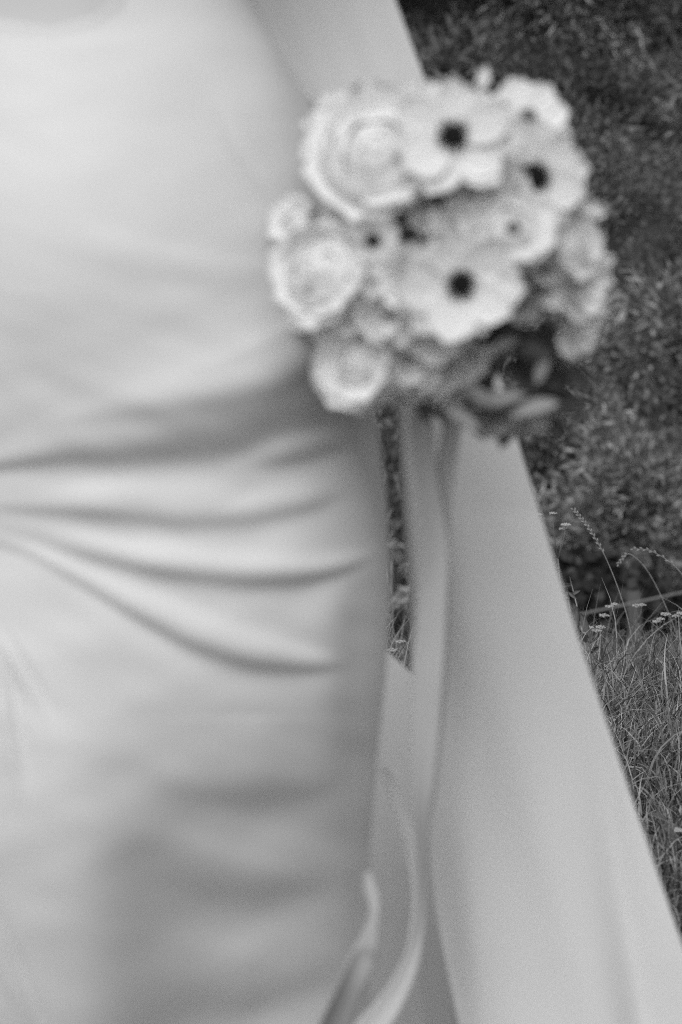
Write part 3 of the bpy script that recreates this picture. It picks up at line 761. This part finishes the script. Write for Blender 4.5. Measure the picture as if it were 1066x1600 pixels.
# stems and wrap
for i in range(14):
    w = i * 2.4; r = .0125 * math.sqrt(i / 14)
    off = hx * math.cos(w) * r + hz * math.sin(w) * r
    spread = (hx * math.cos(w) + hz * math.sin(w)) * .05 * math.sqrt(i / 14)
    b = MB(); b.add(*tube([hd0 - hax * .02 + spread - Q0, hd0 + hax * .035 + off - Q0, hd1 + hax * .02 + off * 1.1 - Q0], .0026, 6)); b.build('stem', M_stem, bq)
b = MB(); b.add(*tube([hd0 + hax * t - Q0 for t in (.035, .06, .11, .16, .20)], [.0165, .018, .0175, .018, .0165], 20)); b.build('ribbon_wrap', M_ribbon_w, bq)
b = MB(); keep = bm; bm = b; ell(tuple(hd0 - hax * .0 - Q0), (.07, .05, .07), 16, 10); bm = keep; fo = b.build('foliage_core', M_leaf, bq)
# ribbons
strip('ribbon', M_ribbon, [(665, 600, 1.66, 14, 0), (657, 660, 1.67, 17, 0), (668, 760, 1.68, 17, 15), (680, 850, 1.69, 19, 10), (676, 950, 1.70, 20, -10), (668, 1060, 1.71, 22, -15), (665, 1150, 1.72, 20, 0), (662, 1230, 1.73, 16, 20), (658, 1300, 1.74, 11, 45), (658, 1380, 1.75, 8, 55), (652, 1460, 1.75, 10, 40), (630, 1530, 1.74, 15, 10), (585, 1600, 1.73, 20, -10), (520, 1660, 1.72, 20, 0)], bq, cup=.25)
strip('ribbon', M_ribbon, [(712, 600, 1.67, 12, 0), (704, 680, 1.68, 13, -10), (692, 780, 1.69, 12, -20), (686, 860, 1.70, 14, 0), (690, 950, 1.715, 13, 15), (684, 1050, 1.725, 14, 0), (676, 1150, 1.735, 13, -15), (668, 1240, 1.745, 10, -40), (662, 1290, 1.75, 4, -60)], bq, cup=.25)
strip('ribbon', M_ribbon_w, [(600, 1200, 1.80, 6, 0), (622, 1255, 1.80, 8, 30), (645, 1330, 1.80, 8, 50), (655, 1420, 1.79, 10, 40), (640, 1510, 1.78, 13, 20), (605, 1575, 1.77, 15, 0), (540, 1640, 1.76, 16, 0)], bq, cup=.3)

# ------------------------------------------------------------------ meadow plants
def umbel(b, p, r, n=16, up=Vector((0, 0, 1))):
    for i in range(n):
        w = i * 2.4; q_ = r * math.sqrt((i + .3) / n); q_ *= 1.2; c = p + Vector((math.cos(w) * q_, math.sin(w) * q_, -.25 * q_ + random.uniform(-.001, .001)))
        s = r * .30; b.add([c + Vector((s, 0, 0)), c + Vector((0, s, 0)), c + Vector((-s, 0, 0)), c + Vector((0, -s, 0)), c + Vector((0, 0, s * .8)), c + Vector((0, 0, -s * .8))],
                           [(0, 1, 4), (1, 2, 4), (2, 3, 4), (3, 0, 4), (1, 0, 5), (2, 1, 5), (3, 2, 5), (0, 3, 5)])
def feather(b, p, d, L):
    d = d.normalized(); s = d.cross(Vector((0, 1, .2))).normalized()
    path = [p + d * L * t + Vector((0, 0, -L * .25 * t * t)) for t in (0, .35, .7, 1)]
    b.add(*tube(path, [.0011, .0009, .0007, .0004], 4))
    for i in range(8):
        t = .15 + .8 * i / 8; q_ = p + d * L * t + Vector((0, 0, -L * .25 * t * t))
        for sg in (-1, 1): b.add(*tube([q_, q_ + (d * .5 + s * sg) * L * .25 * (1 - t * .6)], [.001, .0004], 4))
def plant(px, py, d, heads, label, hr_=.009, leaves_=4, bare=False, name='yarrow'):
    """heads: list of (px, py) of the umbels; px,py: where the main stem meets the ground"""
    base = P(px, py, d); z = float(gz(base.x, d)); base = Vector((base.x, d, z))
    e = empty(name, tuple(base), label, 'wildflower', 'yarrow plants in the meadow grass')
    hp = [P(a_, c_, d + random.uniform(-.02, .02)) for a_, c_ in heads]
    cen = sum(hp, Vector()) / len(hp); fork = base + (cen - base) * .78; fork.x += random.uniform(-.01, .01)
    b = MB(); mid = (base + fork) / 2 + Vector((random.uniform(-.012, .012), 0, 0)); b.add(*tube([base - base, mid - base, fork - base], [.0022, .0019, .0015], 6)); b.build('stem', M_wstem, e)
    for h in hp:
        b = MB(); umbel(b, h - base, hr_ * random.uniform(.8, 1.15)); 
        fh = b.build('flower_head', M_umbel, e, False)
        b = MB(); b.add(*tube([fork - base, (fork + h) / 2 - base + Vector(((h.x - fork.x) * .2, 0, -.003)), h - base - Vector((0, 0, .003))], [.0013, .001, .0008], 5)); b.build('stalk', M_wstem, e)
    leaves_ *= 2
    for i in range(leaves_):
        t = .2 + .7 * i / max(1, leaves_); w = i * 2.5
        b = MB(); feather(b, (fork - base) * t, Vector((math.cos(w), .4 * math.sin(w), .55)), random.uniform(.03, .055)); b.build('leaf', M_wleaf, e)
    return e
random.seed(5)
plant(872, 1080, 4.6, [(841, 803), (864, 801), (884, 818), (879, 825)], 'tallest yarrow, with feathery leaves, rising just beside the cape edge', .0075, 6)
plant(968, 1090, 4.7, [(952, 946), (960, 943), (944, 960)], 'yarrow with a close cluster of heads directly below the seeding grass stalk', .008, 5)
plant(925, 1100, 4.5, [(920, 979), (932, 984), (938, 978), (915, 988)], 'short yarrow with low flat heads between the dried plant and the clustered yarrow', .008, 4)
plant(1002, 1100, 4.8, [(995, 945), (1003, 944)], 'slim yarrow with one small pair of heads in front of the fence post', .008, 3)
plant(1042, 1110, 4.6, [(1032, 966), (1040, 958), (1026, 970)], 'yarrow with three stepped heads just right of the fence post', .008, 5)
plant(1066, 1110, 4.7, [(1056, 961), (1064, 957), (1072, 963)], 'yarrow cut by the right edge of the photo', .008, 5)
plant(618, 1130, 4.6, [(612, 1014), (626, 1001)], 'small yarrow seen through the gap between dress and cape', .008, 5)
plant(634, 1120, 4.75, [(636, 1050), (629, 1062)], 'low yarrow at the bottom of the gap between dress and cape', .005, 4)
plant(1012, 1200, 4.1, [(1000, 1090), (1012, 1096)], 'stunted yarrow half buried in the tangled grass', .004, 4)
# dried plant with curled leaves
base = P(905, 1090, 4.4); base = Vector((base.x, 4.4, float(gz(base.x, 4.4))))
e = empty('dried_weed', tuple(base), 'dried weed with drooping curled leaves against the cape edge', 'weed')
tp = P(886, 925, 4.4); b = MB(); b.add(*tube([Vector(), (tp - base) * .5 + Vector((.006, 0, 0)), tp - base], [.0025, .002, .0012], 6)); b.build('stem', M_wstem, e)
DL = leaf_mesh('curled_leaf', M_dry, .16)
for px, py, L, a_ in ((888, 924, 18, -40), (892, 930, 18, 30), (895, 942, 36, -75), (903, 948, 40, -95), (897, 955, 34, -120), (908, 958, 38, -70), (902, 975, 30, -100), (890, 935, 24, 150), (905, 985, 26, -60)):
    y_ = Vector((math.cos(R(a_)), random.uniform(-.5, .5), math.sin(R(a_)))).normalized(); x_ = y_.cross(Vector((random.uniform(-.6, .6), -1, .3))).normalized(); z_ = x_.cross(y_)
    obj('leaf', DL, e, Matrix.Translation(P(px, py, 4.4) - base) @ Matrix((x_, y_, z_)).transposed().to_4x4() @ Matrix.Scale(L * 4.4 / FPX, 4))
# seeding grasses
def stalk(pts, d, label, seed_from=.55, r=.0011, seeds=22, sl=.007):
    path = catmull([P(a_, c_, d) for a_, c_ in pts], 8); base = path[0].copy()
    e = empty('grass_stalk', tuple(base), label, 'grass stalk')
    b = MB(); b.add(*tube([p - base for p in path], np.linspace(r, r * .5, len(path)), 5)); b.build('stem', M_seed, e)
    b = MB(); n = len(path)
    for i in range(seeds):
        t = seed_from + (1 - seed_from) * i / (seeds - 1); k = min(n - 2, int(t * (n - 1))); p = path[k].lerp(path[k + 1], t * (n - 1) - k)
        tg = (path[k + 1] - path[k]).normalized(); sd_ = tg.cross(Vector((0, 1, 0))) * (1 if i % 2 else -1)
        q_ = p + sd_ * .0012; dd = (tg + sd_ * .35).normalized(); b.add(*tube([q_ - base, q_ + dd * sl * .5 - base, q_ + dd * sl - base], [.0006, .0016, .0003], 5))
    b.build('seed_head', M_seed, e)
stalk([(1000, 1085), (985, 985), (968, 925), (945, 868), (920, 825), (897, 796)], 4.6, 'tall leaning grass stalk with a long seed head against the dark scrub', .62)
stalk([(1110, 985), (1085, 930), (1058, 888), (1020, 862), (990, 857)], 4.7, 'arching grass stalk with sparse seeds entering from the right edge', .55, seeds=12)
stalk([(1075, 1090), (1060, 1000), (1020, 905), (985, 866), (966, 881)], 4.9, 'nodding grass stalk with its tip bent down to the left', .8, seeds=8)
# dark bare stalks in the grass
def bare(pts, d, label):
    path = catmull([P(a_, c_, d) for a_, c_ in pts], 6); base = path[0].copy()
    e = empty('bare_stalk', tuple(base), label, 'plant stalk'); b = MB(); b.add(*tube([p - base for p in path], np.linspace(.0022, .0012, len(path)), 5)); b.build('stem', M_bark, e)
    b = MB()
    for i in range(2, len(path), 3): p = path[i]; b.add(*tube([p - base, p - base + Vector(((-1) ** i * .012, 0, .01))], [.0012, .0004], 4))
    b.build('twig', M_bark, e)
bare([(988, 1165), (982, 1130), (974, 1095), (952, 1060), (945, 1040)], 4.15, 'thin dark bare stalk leaning left in the grass')
bare([(1020, 1150), (1021, 1110), (1018, 1075), (1022, 1040)], 4.2, 'upright dark bare stalk in the grass near the right edge')
